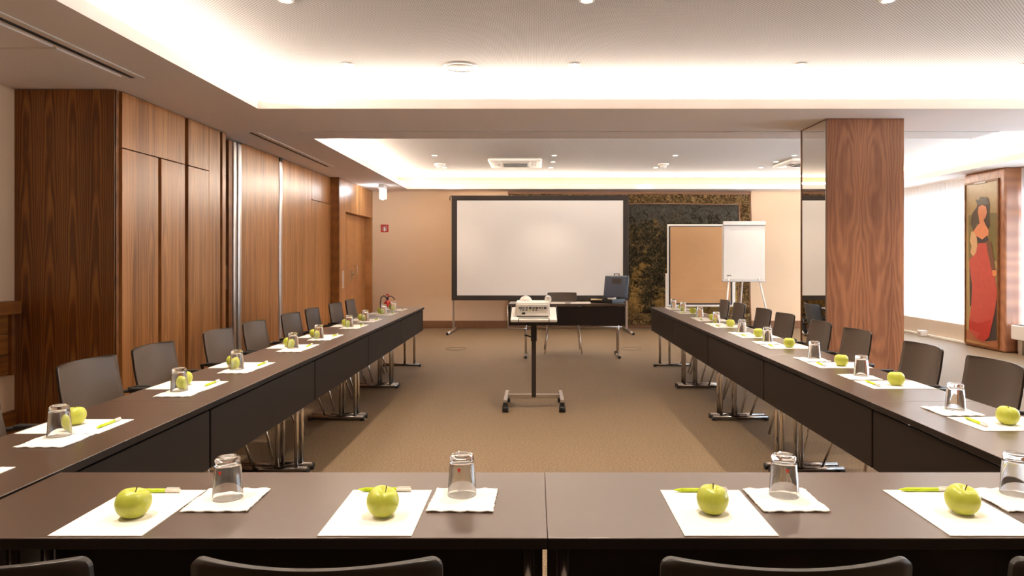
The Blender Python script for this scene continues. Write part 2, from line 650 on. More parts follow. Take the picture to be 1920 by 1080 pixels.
# metal rail of the folding partition running across the room
B(CX0 - .9, 4.9, 6.915, 6.975, ZC + .012, ZL).build('partition_track', M['soffit'], ceil)
B(-1.45, 1.62, 6.925, 6.945, ZC - 0.004, ZC + .012).build('track_edge', M['cove_white'], ceil)
B(2.0, 4.75, 6.925, 6.945, ZC - 0.004, ZC + .012).build('track_edge', M['cove_white'], ceil)
# slot diffusers
for (x0, x1, y0, y1) in ((-2.95, -2.85, 6.99, 9.6), (-2.90, -2.80, -0.5, 4.86)):
    B(x0, x0 + .014, y0, y1, ZC - .0035, ZC + .001).build('slot', M['black'], ceil)
    B(x0 + .022, x0 + .030, y0, y1, ZC - .0035, ZC + .001).build('slot', M['black'], ceil)
    B(x1 - .02, x1, y0, y1, ZC - .006, ZC + .001).build('slot_flange', M['cove_white'], ceil)
# flat access hatches beside the near slot
for (y0, y1) in ((2.6, 4.12), (4.15, 4.80)):
    B(-3.95, -2.93, y0, y1, ZC - .012, ZC + .001, bev=.004).build('access_panel', M['soffit'], ceil)

# back wall
struct(B(-4.3, 7.3, YB, YB + .15, 0, ZU).build('wall_back', M['wall']), 'cream back wall')
struct(B(-3.13, 6.75, YB - .03, YB, 0, .142, bev=.004).build('baseboard_back', M['base_wood']), 'brown wooden skirting of the back wall')
struct(B(-4.3, 7.3, -3.2, -3.05, 0, ZU).build('wall_front', M['wall']), 'cream wall behind the camera')

# left wall
wl = struct(B(-4.3, -3.98, -3.05, YB, 0, ZU - .01).build('wall_left', M['wall']), 'walnut panelled side wall with a plain cream stretch')
B(-3.98, -3.215, 5.18, 5.20, 0.0, ZC - .005).build('panel', M['dark_front'], wl)
B(-3.98, -3.24, 5.20, 6.92, 0, ZC).build('panel_backing', M['groove'], wl)
B(-3.24, -3.215, 5.186, 5.236, 0, ZC - .004).build('corner_strip', M['dark_edge'], wl)
XP = -3.195
for (y0, y1, z0, z1) in ((5.244, 5.745, .02, 2.205), (5.795, 6.183, .02, 2.205), (6.245, 6.638, .02, 2.205),
                         (5.244, 6.183, 2.213, 2.645), (6.245, 6.638, 2.213, 2.645), (6.644, 6.875, .02, 2.645)):
    B(-3.24, XP, y0, y1, z0, z1, bev=.0015, seg=1).build('panel', M['walnut_y'], wl)
for y0, y1 in ((5.75, 5.79), (6.19, 6.24)):
    B(-3.24, -3.222, y0, y1, .02, 2.645 if y0 > 6 else 2.205).build('gap_strip', M['dark_edge'], wl)
B(-3.26, -3.195, 6.925, 7.0, 0, 2.645).build('jamb_strip', M['walnut_y'], wl)
# pocket with the folded partition
B(-3.98, -3.62, 6.92, 7.6, 0, ZC).build('pocket_back', M['groove'], wl)
B(-3.62, -3.32, 7.0, 7.03, 0, ZC).build('pocket_side', M['dark_edge'], wl)
pl = B(-3.60, -3.30, 7.30, 7.39, .03, 2.63).build('stacked_leaf', M['dark_edge'], wl)
B(-3.34, -3.325, 7.27, 7.30, 1.02, 1.28).build('pull_handle', M['alu'], pl)
B(-3.33, -3.285, 7.395, 7.465, .02, 2.63, bev=.01).build('partition_profile', M['alu'], wl)
B(-3.33, -3.270, 7.485, 7.565, .02, 2.63, bev=.02, seg=3).build('partition_profile', M['alu'], wl)
B(-3.98, -3.32, 7.60, 10.86, 0, ZC).build('panel_backing', M['groove'], wl)
for (y0, y1, z0, z1) in ((7.57, 8.675, .02, 2.64), (8.795, 9.936, .02, 2.64), (9.944, 10.858, .02, 2.208), (9.944, 10.858, 2.216, 2.64)):
    B(-3.32, -3.28, y0, y1, z0, z1, bev=.0012, seg=1).build('partition_panel', M['walnut_y'], wl)
B(-3.32, -3.268, 8.69, 8.78, .02, 2.60, bev=.018, seg=3).build('partition_profile', M['alu'], wl)
B(-3.312, -3.276, 8.70, 8.77, 2.60, 2.645).build('hanger', M['black'], wl)
B(-3.98, -3.14, 10.86, 10.90, 0, ZC).build('pilaster', M['dark_edge'], wl)
B(-3.98, -3.30, 10.90, YB, 0, ZC).build('panel_backing', M['groove'], wl)
B(-3.30, -3.14, 10.90, 11.24, 0, ZC - .004).build('panel', M['walnut_y'], wl)
B(-3.30, -3.14, 11.24, 13.03, 2.125, ZC - .004).build('panel', M['walnut_y'], wl)
B(-3.30, -3.14, 13.03, YB, 0, ZC - .004).build('panel', M['walnut_y'], wl)
struct(B(-3.98, -3.96, -3.0, 5.17, 0, .2).build('baseboard_left', M['dark_rail']), 'dark wooden skirting below the cream side wall')
d1 = struct(B(-3.298, -3.262, 11.245, 13.025, .004, 2.12, bev=.002, seg=1).build('door_1', M['walnut_door']), 'walnut door set back in the side wall')
h = MB()
h.box(-3.262, -3.254, 12.03, 12.07, .94, 1.14, bev=.003)
h.tube([(-3.256, 12.05, 1.06), (-3.20, 12.05, 1.06), (-3.195, 12.06, 1.06), (-3.195, 12.18, 1.06)], .010, 10)
h.build('handle', M['steel_tip'], d1)
MB().tube([(-3.262, 12.24, .99), (-3.21, 12.24, 1.0), (-3.21, 12.24, 1.2), (-3.262, 12.24, 1.21)], .009, 8).build('pull_bar', M['chrome'], d1)

# right wall with windows
wr = struct(B(7.05, 7.3, -3.05, YB, 0, .28).build('wall_right', M['wall']), 'window wall with piers between the curtains')
B(7.05, 7.3, -3.05, YB, 2.38, ZU).build('lintel', M['wall'], wr)
prev = -3.05
for (wy0, wy1) in sorted(WINDOWS):
    B(7.05, 7.3, prev, wy0, .28, 2.38).build('pier', M['wall'], wr)
    prev = wy1
B(7.05, 7.3, prev, YB, .28, 2.38).build('pier', M['wall'], wr)
for i, (wy0, wy1) in enumerate(WINDOWS):
    w = empty('window_%d' % (i + 1), (7.15, (wy0 + wy1) / 2, .28))
    struct(w, 'window behind the sheer curtain')
    hw = (wy1 - wy0) / 2
    f = MB()
    f.box(-.03, .03, -hw, hw, 0, .06).box(-.03, .03, -hw, hw, 2.04, 2.10)
    f.box(-.03, .03, -hw, -hw + .06, 0, 2.10).box(-.03, .03, hw - .06, hw, 0, 2.10)
    f.build('window_frame', M['alu'], w)
    B(-.04, .04, -hw, hw, 1.68, 1.80).build('transom', M['dark_metal'], w)
    B(-.03, .03, -.035, .035, .06, 2.04).build('mullion', M['alu'], w)
    for s0, s1 in ((-hw + .06, -.035), (.035, hw - .06)):
        B(-.004, .004, s0, s1, .06, 1.68).build('pane', M['pane'], w)
        B(-.004, .004, s0, s1, 1.80, 2.04).build('pane', M['pane'], w)
    B(-.30, -.10, -hw, hw, -.255, .01, bev=.01).build('window_sill', M['curtain_wood'], w)
struct(B(6.80, 6.86, 10.58, 13.08, 0, .028).build('baseboard_right', M['cove_white']), 'pale strip along the foot of the window wall')

# wooden pier between the windows
pr = MB()
pr.box(6.70, 7.05, 9.65, 10.57, 0, ZC, bev=.03, seg=4)
pier = struct(pr.build('wall_pier', wood('pier walnut', 'y', REDW, leaf=.2, flame=.6, streak=.4, rough=.3)), 'rounded walnut clad pier carrying a tall painting')

# column
colm = struct(B(2.705, 3.42, 6.277, 6.87, 0, ZC - .002).build('wall_column', M['column']), 'free standing column clad in figured walnut and mirror')
B(2.700, 2.7049, 6.292, 6.855, .02, ZC - .012).build('mirror', M['mirror'], colm)
B(2.694, 2.7049, 6.855, 6.872, 0, ZC - .004).build('edge_strip', M['dark_edge'], colm)
B(2.694, 2.7049, 6.276, 6.284, 0, ZC - .004).build('edge_strip', M['edge_light'], colm)


# ================================================================== CEILING FITTINGS
def make_downlight():
    r = empty('downlight', (0, 0, ZU))
    MB().lathe([(.034, -.001), (.034, -.007), (.046, -.005), (.048, 0)], 20).build('trim_ring', M['cove_white'], r)
    MB().lathe([(0, -.003), (.020, -.0032), (.033, -.0045)], 20).build('lens', M['lamp'], r)
    return r


def spot(parent, power=None):
    d = bpy.data.lights.new('spot', 'SPOT')
    d.energy = SPOT_W if power is None else power
    d.color = WARM
    d.spot_size = math.radians(100)
    d.spot_blend = 0.9
    d.shadow_soft_size = 0.035
    o = bpy.data.objects.new('lamp_bulb', d)
    COL.objects.link(o)
    o.parent = parent
    o.location = (0, 0, -.03)


dl0 = make_downlight()
first = True
XS = (-1.49, .31, 2.11, 3.91, 5.71)
XN = ('above the wood-wall table row', 'near the round speaker', 'above the column-side table row', 'towards the windows', 'nearest the windows')
rows = []
for y, rn in ((1.37, 'row above the front tables'), (2.71, 'row behind the front tables'), (4.05, 'ceiling row touching the top of the picture'), (5.39, 'near-ceiling row by the cove')):
    for x, xn in zip(XS, XN):
        rows.append((x, y, 'recessed spotlight %s, %s' % (xn, rn), SPOT_W))
for x, nm in ((-1.51, 'beside the ceiling sprinkler'), (.29, 'beside the cassette unit'), (2.11, 'beyond the sprinkler'), (3.90, 'by the far cassette unit')):
    rows.append((x, 10.19, 'recessed spotlight in far ceiling, nearest row, %s' % nm, SPOT_W))
for x, nm in ((.29, 'beside the first cassette'), (3.87, 'near the column mirror')):
    rows.append((x, 10.87, 'recessed spotlight in far ceiling, middle row, %s' % nm, SPOT_W))
for x, nm in ((-1.54, 'beneath the sprinkler'), (.27, 'beside the cassette corner'), (2.06, 'next to the sprinkler'), (3.86, 'near the column')):
    rows.append((x, 11.57, 'recessed spotlight in far ceiling, third row, %s' % nm, SPOT_W))
for x, nm in ((-1.54, 'over the screen end'), (2.06, 'over the tapestry'), (3.87, 'past the tapestry')):
    rows.append((x, 12.66, 'small spotlight in far ceiling next to back wall, %s' % nm, SPOT_W * .5))
for y, nm in ((8.80, 'nearer the beam'), (10.19, 'beyond the column edge'), (11.57, 'next to the far curtain')):
    rows.append((5.71, y, 'recessed spotlight in far ceiling between column and windows, %s' % nm, SPOT_W))
for (x, y, lab, pw) in rows:
    o = dl0 if first else copy_tree(dl0)
    first = False
    o.location = (x, y, ZU)
    tag(o, lab, 'light', 'recessed ceiling spotlights')
for o in [o for o in list(COL.objects) if o.name.startswith('downlight')]:
    spot(o, SPOT_W * ((.25 if o.location.x < 1 else .10) if o.location.y > 12.2 else (.52 if o.location.y > 7 and o.location.x < 5 else (0.95 if o.location.y < 2 else 1))))

spk = empty('ceiling_speaker', (-.60, 5.47, ZU))
tag(spk, 'round white speaker disc flush in the near ceiling', 'speaker')
MB().lathe([(0, -.005), (.118, -.005), (.122, -.003)], 36).build('grille', M['cove_white'], spk)
MB().lathe([(.122, -.002), (.126, -.009), (.138, -.007), (.142, 0)], 36).build('rim', M['white'], spk)


def cassette(x, y, label):
    r = empty('air_conditioner', (x, y, ZU))
    tag(r, label, 'air conditioner', 'ceiling cassette air conditioners')
    B(-.42, .42, -.42, .42, -.05, 0, bev=.03, seg=3).build('panel', M['white'], r)
    B(-.20, .20, -.20, .20, -.056, -.049).build('intake_frame', M['cove_white'], r)
    g = MB()
    for k in range(12):
        yy = -.19 + k * .0345
        g.box(-.19, .19, yy, yy + .012, -.062, -.055)
    tag(g.build('grille', M['dark_metal'], r), kind='stuff')
    for a in range(4):
        f = B(-.22, .22, .27, .34, -.056, -.049, bev=.003, seg=1).build('air_flap', M['white'], r)
        f.rotation_euler = (0, 0, a * PI / 2)
    for sx in (-1, 1):
        v = MB()
        for k in range(4):
            xx = sx * (.25 + k * .022)
            v.box(xx - .004, xx + .004, -.08, .08, -.060, -.049)
        tag(v.build('side_vent', M['dark_metal'], r), kind='stuff')
    return r


cassette(-.31, 10.88, 'white square cassette unit in far ceiling, in full view')
cassette(4.37, 10.85, 'white square cassette unit partly hidden behind the column')
for x, nm in ((-1.56, 'above the screen'), (2.11, 'above the tapestry')):
    s_ = empty('smoke_detector', (x, 11.12, ZU))
    tag(s_, 'white domed smoke detector on far ceiling, %s' % nm, 'smoke detector', 'smoke detectors')
    MB().lathe([(.09, 0), (.09, -.018), (.075, -.03), (.06, -.032)], 24).build('base', M['white'], s_)
    MB().lathe([(.055, -.032), (.05, -.058), (.03, -.072), (0, -.074)], 24).build('sensor_dome', M['cove_white'], s_)

ex = empty('exit_sign', (-2.72, 12.1, ZC))
tag(ex, 'small lit escape sign hanging from the soffit by the door wall', 'exit sign')
B(-.05, .05, -.15, .15, -.06, 0, bev=.01).build('housing', M['white'], ex)
B(-.028, -.012, -.14, .14, -.25, -.06).build('lit_plate', M['exit_glow'], ex)
B(-.012, .040, -.14, .14, -.235, -.06, bev=.003, seg=1).build('plate_cover', M['exit_glow'], ex)
ld = bpy.data.lights.new('exit_glow', 'POINT')
ld.energy = 2.0
ld.color = (.75, .88, 1)
ld.shadow_soft_size = .05
lo = bpy.data.objects.new('exit_lamp', ld)
COL.objects.link(lo)
lo.parent = ex
lo.location = (-.12, 0, -.1)

# ================================================================== WALL THINGS
# chair rail and radiator cover at the cream wall
rc = empty('radiator_cover', (-3.98, 4.2, .45))
tag(rc, 'dark wooden shelf rail with slatted cover on the cream side wall', 'radiator cover')
B(0, .115, -1.6, .90, .49, .585, bev=.004).build('shelf', M['dark_rail'], rc)
B(0, .07, .86, .895, .03, .49).build('end_panel', M['dark_edge'], rc)
for k in range(3):
    B(0, .05, -1.6, .858, .035 + k * .152, .184 + k * .152, bev=.006).build('slat', M['dark_rail'], rc)

# tapestry
tp = empty('tapestry', (1.82, 13.06, .06))
tag(tp, 'dark woven forest tapestry with patterned border on the back wall', 'tapestry')


def tap(x0, x1, z0, z1):
    def fn(a, b):
        x = x0 + (x1 - x0) * a
        z = z0 + (z1 - z0) * b
        return (x + .012 * math.sin(z * 3.1 + x), -.012 * math.sin(x * 5) * (1 - b * .5) - .016, z + .008 * math.sin(x * 2.7))
    return fn


def tap_obj(name, rect, mat, dy):
    fn = tap(*rect)
    f1 = lambda a, b: tuple(Vector(fn(a, b)) + Vector((0, dy, 0)))
    f2 = lambda a, b: tuple(Vector(fn(a, b)) + Vector((0, dy + .006, 0)))
    return MB().sheet(20, 12, f1, f2).build(name, mat, tp)


tap_obj('picture_field', (-2.1, 2.12, .22, 2.34), M['tapestry'], 0)
for nm, rect in (('border', (-2.32, 2.33, 2.33, 2.53)), ('border', (-2.32, 2.33, .0, .225)), ('border', (2.115, 2.33, .22, 2.335)), ('border', (-2.32, -2.095, .22, 2.335))):
    tap_obj(nm, rect, M['tapestry_border'], -.002)
for rect in ((2.318, 2.345, .0, 2.53), (2.10, 2.125, .2, 2.345), (-2.1, 2.12, 2.325, 2.345), (-2.33, 2.34, 2.515, 2.54)):
    tap_obj('edge_band', rect, M['base_wood'], -.006)
B(-2.34, 2.34, -.03, .02, 2.535, 2.575).build('hanging_batten', M['base_wood'], tp)

# projection screen on T-feet
sc = empty('projection_screen', (.09, 12.45, 0))
tag(sc, 'large white projection screen with dark frame on T-foot legs', 'screen')
X0, X1, Z0, Z1 = -1.62, 1.63, .575, 2.50
for (a, b_, c, d) in ((X0, X1, Z1 - .09, Z1), (X0, X1, Z0, Z0 + .09), (X0, X0 + .10, Z0 + .09, Z1 - .09), (X1 - .10, X1, Z0 + .09, Z1 - .09)):
    B(a, b_, -.02, .02, c, d, bev=.004, seg=1).build('frame_bar', M['screen_frame'], sc)
B(X0 + .1, X1 - .1, -.008, 0, Z0 + .09, Z1 - .09).build('screen_fabric', M['screen'], sc)
for sx in (X0 + .03, X1 - .03):
    MB().box(sx - .018, sx + .018, .02, .05, .04, 1.4).build('upright', M['alu'], sc)
    f = MB()
    f.tube([(sx + (.03 if sx > 0 else -.03), -.60, .028), (sx, -.1, .032), (sx, .45, .028)], .022, 10)
    f.build('foot', M['alu'], sc)
    MB().cyl((sx + (.032 if sx > 0 else -.032), -.625, .027), (sx + (.03 if sx > 0 else -.03), -.60, .027), .024, n=10).build('foot_cap', M['black'], sc)
B(X0, X1, .02, .045, .60, .64).build('cross_bar', M['alu'], sc)
MB().tube([(X0 - .0, 0, Z1), (X0 - .03, 0, Z1 - .02), (X0 - .035, 0, Z1 - .09)], .008, 8).build('strap', M['black'], sc)

# pinboard
pb = empty('pinboard', (3.05, 12.5, 0))
tag(pb, 'pinboard covered with brown paper in aluminium frame', 'pinboard')
B(-.585, .585, -.012, .012, .49, 1.94).build('board', M['black'], pb)
B(-.555, .555, -.016, -.0125, .775, 1.925).build('packing_paper', M['kraft'], pb)
B(-.555, .555, -.022, -.0165, .52, .79, bev=.002, seg=1).build('packing_paper', M['kraft'], pb)
for (a, b_, c, d) in ((-.61, .61, 1.94, 1.975), (-.61, .61, .455, .49), (-.61, -.585, .49, 1.94), (.585, .61, .49, 1.94)):
    B(a, b_, -.02, .02, c, d, bev=.004, seg=1).build('frame_bar', M['white'], pb)
for sx in (-1, 1):
    B(sx * .625 - .018, sx * .625 + .018, -.015, .015, .05, 1.07, bev=.004, seg=1).build('post', M['white'], pb)
    MB().tube([(sx * .625, -.3, .025), (sx * .625, 0, .045), (sx * .625, .3, .025)], .02, 8).build('foot', M['alu'], pb)

# flipchart
fc = empty('flipchart', (3.415, 11.1, 0))
tag(fc, 'white flipchart with blank paper pad on tripod legs', 'flipchart')
B(-.345, .345, -.010, .012, .975, 1.90, bev=.003, seg=1).build('board', M['white'], fc)
B(-.325, .325, -.022, -.0105, 1.01, 1.885).build('paper_pad', M['paper'], fc)
B(-.335, .355, -.035, .015, 1.885, 1.955, bev=.008).build('clamp_bar', M['white'], fc)
B(-.335, .355, -.037, -.030, 1.883, 1.892).build('clamp_line', M['ring_line'], fc)
B(-.35, .35, -.055, .012, .962, .985, bev=.004).build('pen_tray', M['alu'], fc)
g = MB()
for k in range(4):
    g.box(-.275 + k * .018, -.262 + k * .018, -.0235, -.0222, 1.055, 1.075)
tag(g.build('maker_mark', M['ring_line'], fc), kind='stuff')
for (a, b_) in (((-.22, .02, 1.2), (-.38, -.22, 0)), ((.02, .03, 1.3), (.06, .5, 0)), ((.22, .02, 1.2), (.42, -.22, 0))):
    MB().cyl(a, b_, .014, n=10).build('leg', M['white'], fc)

# fire sign and extinguisher
fs = empty('fire_sign', (-2.905, YB - .002, 1.925))
tag(fs, 'small red fire extinguisher sign on the cream back wall', 'sign')
B(-.073, .073, -.006, 0, -.073, .073).build('plate', M['sign_red'], fs)
g = MB()
fxz = lambda a, b_, d: (a, d, b_)
g.prism([(-.018, -.055), (.018, -.055), (.018, .012), (.008, .025), (-.008, .025), (-.018, .012)], fxz, -.008, -.006)
g.build('extinguisher_pictogram', M['white'], fs)
g = MB()
g.tube([(-.004, -.0075, .028), (-.028, -.0075, .034), (-.038, -.0075, .01), (-.036, -.0075, -.045)], .0045, 6)
g.tube([(0, -.0075, .03), (.03, -.0075, .045), (.045, -.0075, .02), (.03, -.0075, -.02), (.038, -.0075, -.05)], .0045, 6)
g.build('hose_pictogram', M['white'], fs)

fe = empty('fire_extinguisher', (-2.80, 12.86, 0))
tag(fe, 'red fire extinguisher with black hose standing at back wall', 'fire extinguisher')
MB().lathe([(0, .01), (.072, .01), (.078, .03), (.078, .44), (.07, .49), (.045, .53), (.022, .545), (.022, .56), (0, .56)], 24).build('cylinder', M['red'], fe)
MB().box(-.02, .02, -.02, .02, .56, .60, bev=.004).box(-.015, .015, -.1, .02, .60, .615, bev=.003).build('valve', M['black'], fe)
MB().tube([(0, .0, .60), (.03, 0, .64), (.0, 0, .665), (-.03, 0, .64)], .014, 8).build('lever', M['red'], fe)
MB().tube([(-.02, 0, .60), (-.07, 0, .635), (-.12, 0, .60), (-.135, 0, .5), (-.12, 0, .3), (-.09, -.01, .15)], .011, 8).build('hose', M['black'], fe)
MB().tube([(.02, 0, .61), (.07, 0, .63), (.13, 0, .58), (.14, 0, .56)], .009, 8).build('carry_handle', M['black'], fe)

sw = empty('switch_plate', (-3.14, 11.08, 1.0))
tag(sw, 'narrow vertical light switch strip beside the walnut door', 'switch')
B(0, .008, -.035, .035, -.14, .14, bev=.002).build('plate', M['white'], sw)
for k in range(4):
    B(.008, .013, -.025, .025, -.127 + k * .066, -.075 + k * .066, bev=.002).build('rocker', M['alu'], sw)

# painting on the pier
pt = empty('painting', (6.699, 10.15, .06))
tag(pt, 'tall narrow painting of a woman in red dress on the walnut pier', 'painting')
PH = 2.42


def pmap(a, b_, d):
    # a 0..1 from the far edge to the near edge, b 0..1 upwards
    return (-d, .36 - a * .72, b_ * PH)


def poly(name, pts, mat, d):
    q = [((x - 85) / 177, 1 - (y - 68) / 932) for x, y in pts]
    return MB().prism(q, pmap, d, d + .0008).build(name, mat, pt)


P_ = lambda n, c: mottled(n, c, .35, amt=.18, scale=14)
fr = MB()
fr.box(-.022, 0, -.385, -.36, -.02, PH + .03).box(-.022, 0, .36, .385, -.02, PH + .03).box(-.022, 0, -.36, .36, -.02, 0).box(-.022, 0, -.36, .36, PH, PH + .03)
fr.build('frame', M['dark_edge'], pt)
B(-.008, 0, -.36, .36, 0, PH).build('painted_panel', P_('ochre ground paint', (.34, .235, .095)), pt)
B(-.03, -.010, -.12, .14, PH - .01, PH + .012).build('picture_lamp', M['cove_white'], pt)
poly('painted_hills', [(100, 250), (165, 240), (262, 250), (262, 520), (100, 520)], P_('olive paint', (.16, .12, .035)), .009)
poly('painted_ground', [(86, 930), (262, 900), (262, 1000), (86, 985)], P_('rust ground paint', (.30, .10, .04)), .009)
poly('painted_dark_patch', [(105, 515), (130, 540), (128, 790), (108, 785)], P_('dark paint', (.035, .025, .02)), .010)  # dark patches belonging to the picture itself
poly('painted_dark_patch', [(238, 700), (260, 740), (262, 960), (195, 978), (222, 900)], P_('dark paint two', (.03, .022, .02)), .010)
poly('painted_hair', [(155, 165), (178, 150), (212, 160), (222, 200), (218, 260), (222, 320), (205, 350), (165, 330), (150, 300), (130, 345), (112, 300), (122, 240), (148, 205)], P_('brown hair paint', (.05, .028, .014)), .0105)
poly('painted_wreath', [(138, 158), (160, 165), (168, 146), (182, 164), (205, 152), (200, 172), (215, 190), (190, 198), (160, 195), (148, 182)], P_('wreath paint', (.07, .06, .035)), .0115)
poly('painted_skin', [(160, 205), (178, 196), (200, 208), (206, 240), (198, 270), (188, 285), (195, 305), (215, 345), (212, 385), (180, 400), (145, 385), (130, 345), (150, 318), (165, 300), (160, 262), (155, 235)], P_('skin paint', (.62, .22, .10)), .0125)
poly('painted_bodice', [(146, 372), (180, 395), (208, 372), (214, 402), (190, 415), (158, 416)], P_('bodice paint', (.03, .02, .02)), .0135)
poly('painted_sleeve', [(118, 345), (136, 350), (150, 385), (152, 430), (146, 470), (128, 492), (114, 470), (120, 430), (110, 400)], P_('cream sleeve paint', (.50, .30, .15)), .0145)
poly('painted_arm', [(205, 400), (228, 410), (236, 470), (250, 560), (262, 590), (248, 606), (236, 590), (222, 520), (208, 455)], P_('brown sleeve paint', (.13, .045, .02)), .0145)
poly('painted_hand', [(236, 570), (256, 570), (260, 592), (248, 606), (236, 596)], P_('hand paint', (.62, .22, .08)), .0155)
poly('painted_dress', [(158, 416), (200, 414), (222, 490), (244, 590), (262, 690), (250, 790), (232, 880), (218, 950), (190, 980), (150, 972), (104, 925), (106, 870), (118, 780), (122, 660), (106, 540), (108, 505), (128, 492), (150, 440)], P_('red dress paint', (.42, .055, .04)), .0138)
poly('painted_hem', [(106, 870), (160, 880), (226, 850), (232, 880), (218, 950), (190, 980), (150, 972), (168, 935), (104, 920)], P_('dark red paint', (.36, .02, .015)), .0147)

# sheer curtains
for i, (wy0, wy1) in enumerate(WINDOWS):
    n = int((wy1 - wy0) / .0115)
    ph = i * 1.3

    def cf(a, b_, y0=wy0, y1=wy1, ph=ph):
        y = y0 + (y1 - y0) * a
        amp = .022 + .014 * math.sin(y * 5 + ph)
        k = .35 + .65 * b_
        return (XR - .03 + amp * k * math.sin(y * 2 * PI / .115 + ph + .6 * math.sin(y * 3)), y, .29 + 2.345 * b_)
    c = MB().sheet(n, 8, cf).build('curtain', M['sheer'])
    tag(c, ('sheer white curtain in front of the far window, between back wall and pier', 'sheer white curtain just this side of the walnut pier',
            'sheer white curtain at the window level with the column, outside view', 'sheer white curtain at the window nearest the front tables, outside view')[i], 'curtain', 'sheer curtains')
rd = empty('radiator', (6.80, 8.9, .10))
tag(rd, 'white convector radiator standing this side of the walnut pier', 'radiator')
B(-.07, .07, -.75, .68, .11, .31, bev=.01).build('casing', M['white'], rd)
for k in range(12):
    B(-.055, .055, -.70 + k * .115, -.62 + k * .115, .308, .314).build('grille_slot', M['dark_metal'], rd)
for yy in (-.6, .55):
    B(-.03, .03, yy - .04, yy + .04, -.10, .115).build('bracket', M['alu'], rd)
fb = empty('floor_outlet', (6.72, 11.75, 0))
tag(fb, 'small pale socket block on the floor below the curtain', 'socket')
B(-.06, .06, -.06, .06, 0, .10, bev=.01).build('block', M['white'], fb)
B(-.064, -.059, -.035, .035, .025, .075).build('socket_face', M['alu'], fb)
for x, nm in ((-1.18, 'screen'), (1.43, 'tapestry')):
    o = MB().lathe([(.150, .0005), (.150, .004), (.158, .004), (.158, .0005)], 40).build('floor_socket', M['ring_line'], None, (x, 10.1, 0))
    tag(o, 'thin round cover ring let into the carpet in front of the %s' % nm, 'floor socket', 'floor socket rings')

# ================================================================== TABLES
TL, TD = 1.39, 0.46


def make_table(L):
    r = empty('folding_table', (0, 0, 0))
    h_ = L / 2 - .0005
    tt = B(-h_, h_, -TD / 2, TD / 2, .714, .74, bev=.0018).build('tabletop', M['table_top'], r)
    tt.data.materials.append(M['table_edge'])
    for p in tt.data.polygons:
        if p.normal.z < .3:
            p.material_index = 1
    B(-h_ + .006, h_ - .006, TD / 2 - .030, TD / 2 - .014, .45, .702, bev=.002, seg=1).build('modesty_panel', M['table_edge'], r)
    B(-h_ + .06, h_ - .06, -.03, .01, .685, .712).build('underframe', M['black'], r)
    for sx in (-1, 1):
        x = sx * (h_ - .045)
        for y in (.115, -.005):
            MB().cyl((x, y, .035), (x, y, .70), .0145, n=12).build('leg', M['chrome'], r)
        B(x - .02, x + .02, -.06, .16, .69, .713).build('leg_bracket', M['black'], r)
        ft = MB().tube([(x, -.27, .026), (x, .185, .026)], .019, 12).build('foot', M['chrome_dark_reflection'], r)
        for yy in (-.275, .165):
            MB().tube([(x, yy, .019), (x, yy + .03, .019)], .0205, 10).build('glide', M['black'], ft)
    return r


XLI, XRI = -1.387, 1.442
t_side = make_table(TL)
t_front = make_table(1.40)
Ys = [1.533 + TL * (k + .5) for k in range(5)]
for k in range(5):
    o = t_side if k == 0 else copy_tree(t_side)
    o.location = (XLI - TD / 2, Ys[k], 0)
    o.rotation_euler = (0, 0, -PI / 2)
    tag(o, 'dark brown folding table, %s from the front end of the row beside the wood wall' % (ORD[k]), 'table', 'tables of the row by the wood wall')
for k in range(5):
    o = copy_tree(t_side)
    o.location = (XRI + TD / 2, Ys[k], 0)
    o.rotation_euler = (0, 0, PI / 2)
    tag(o, 'dark brown folding table, %s from the front end of the row beside the column' % (ORD[k]), 'table', 'tables of the row by the column')
t_front.location = (.028 - .70, 1.497 + TD / 2, 0)
tag(t_front, 'dark brown front table joined to the wood-wall row', 'table', 'front tables')
o = copy_tree(t_front)
o.location = (.028 + .70, 1.497 + TD / 2, 0)
tag(o, 'dark brown front table joined to the column-side row', 'table', 'front tables')

# presenter table
pt_ = empty('presenter_table', (.435, 9.33, 0))
tag(pt_, 'dark brown table standing alone in front of the screen', 'table')
B(-.785, .785, -.26, .26, .712, .74, bev=.002).build('tabletop', M['table_top'], pt_)
B(-.775, .775, -.245, -.228, .45, .704, bev=.002, seg=1).build('modesty_panel', M['table_edge'], pt_)
MB().tube([(-.80, -.20, .72), (-.80, -.20, .42), (-.78, -.20, .405), (-.55, -.20, .405)], .011, 8).build('side_bracket', M['chrome'], pt_)
MB().tube([(-.55, -.19, .425), (.74, -.19, .425)], .007, 8).build('stretcher', M['chrome'], pt_)
for x in (-.56, .70):
    for y in (-.10, .02):
        MB().cyl((x, y, .035), (x, y, .70), .0145, n=12).build('leg', M['chrome'], pt_)
    ft = MB().tube([(x, -.235, .026), (x, .24, .026)], .019, 12).build('foot', M['chrome'], pt_)
    for yy in (-.25, .215):
        MB().tube([(x, yy, .019), (x, yy + .03, .019)], .0215, 10).build('glide', M['black'], ft)


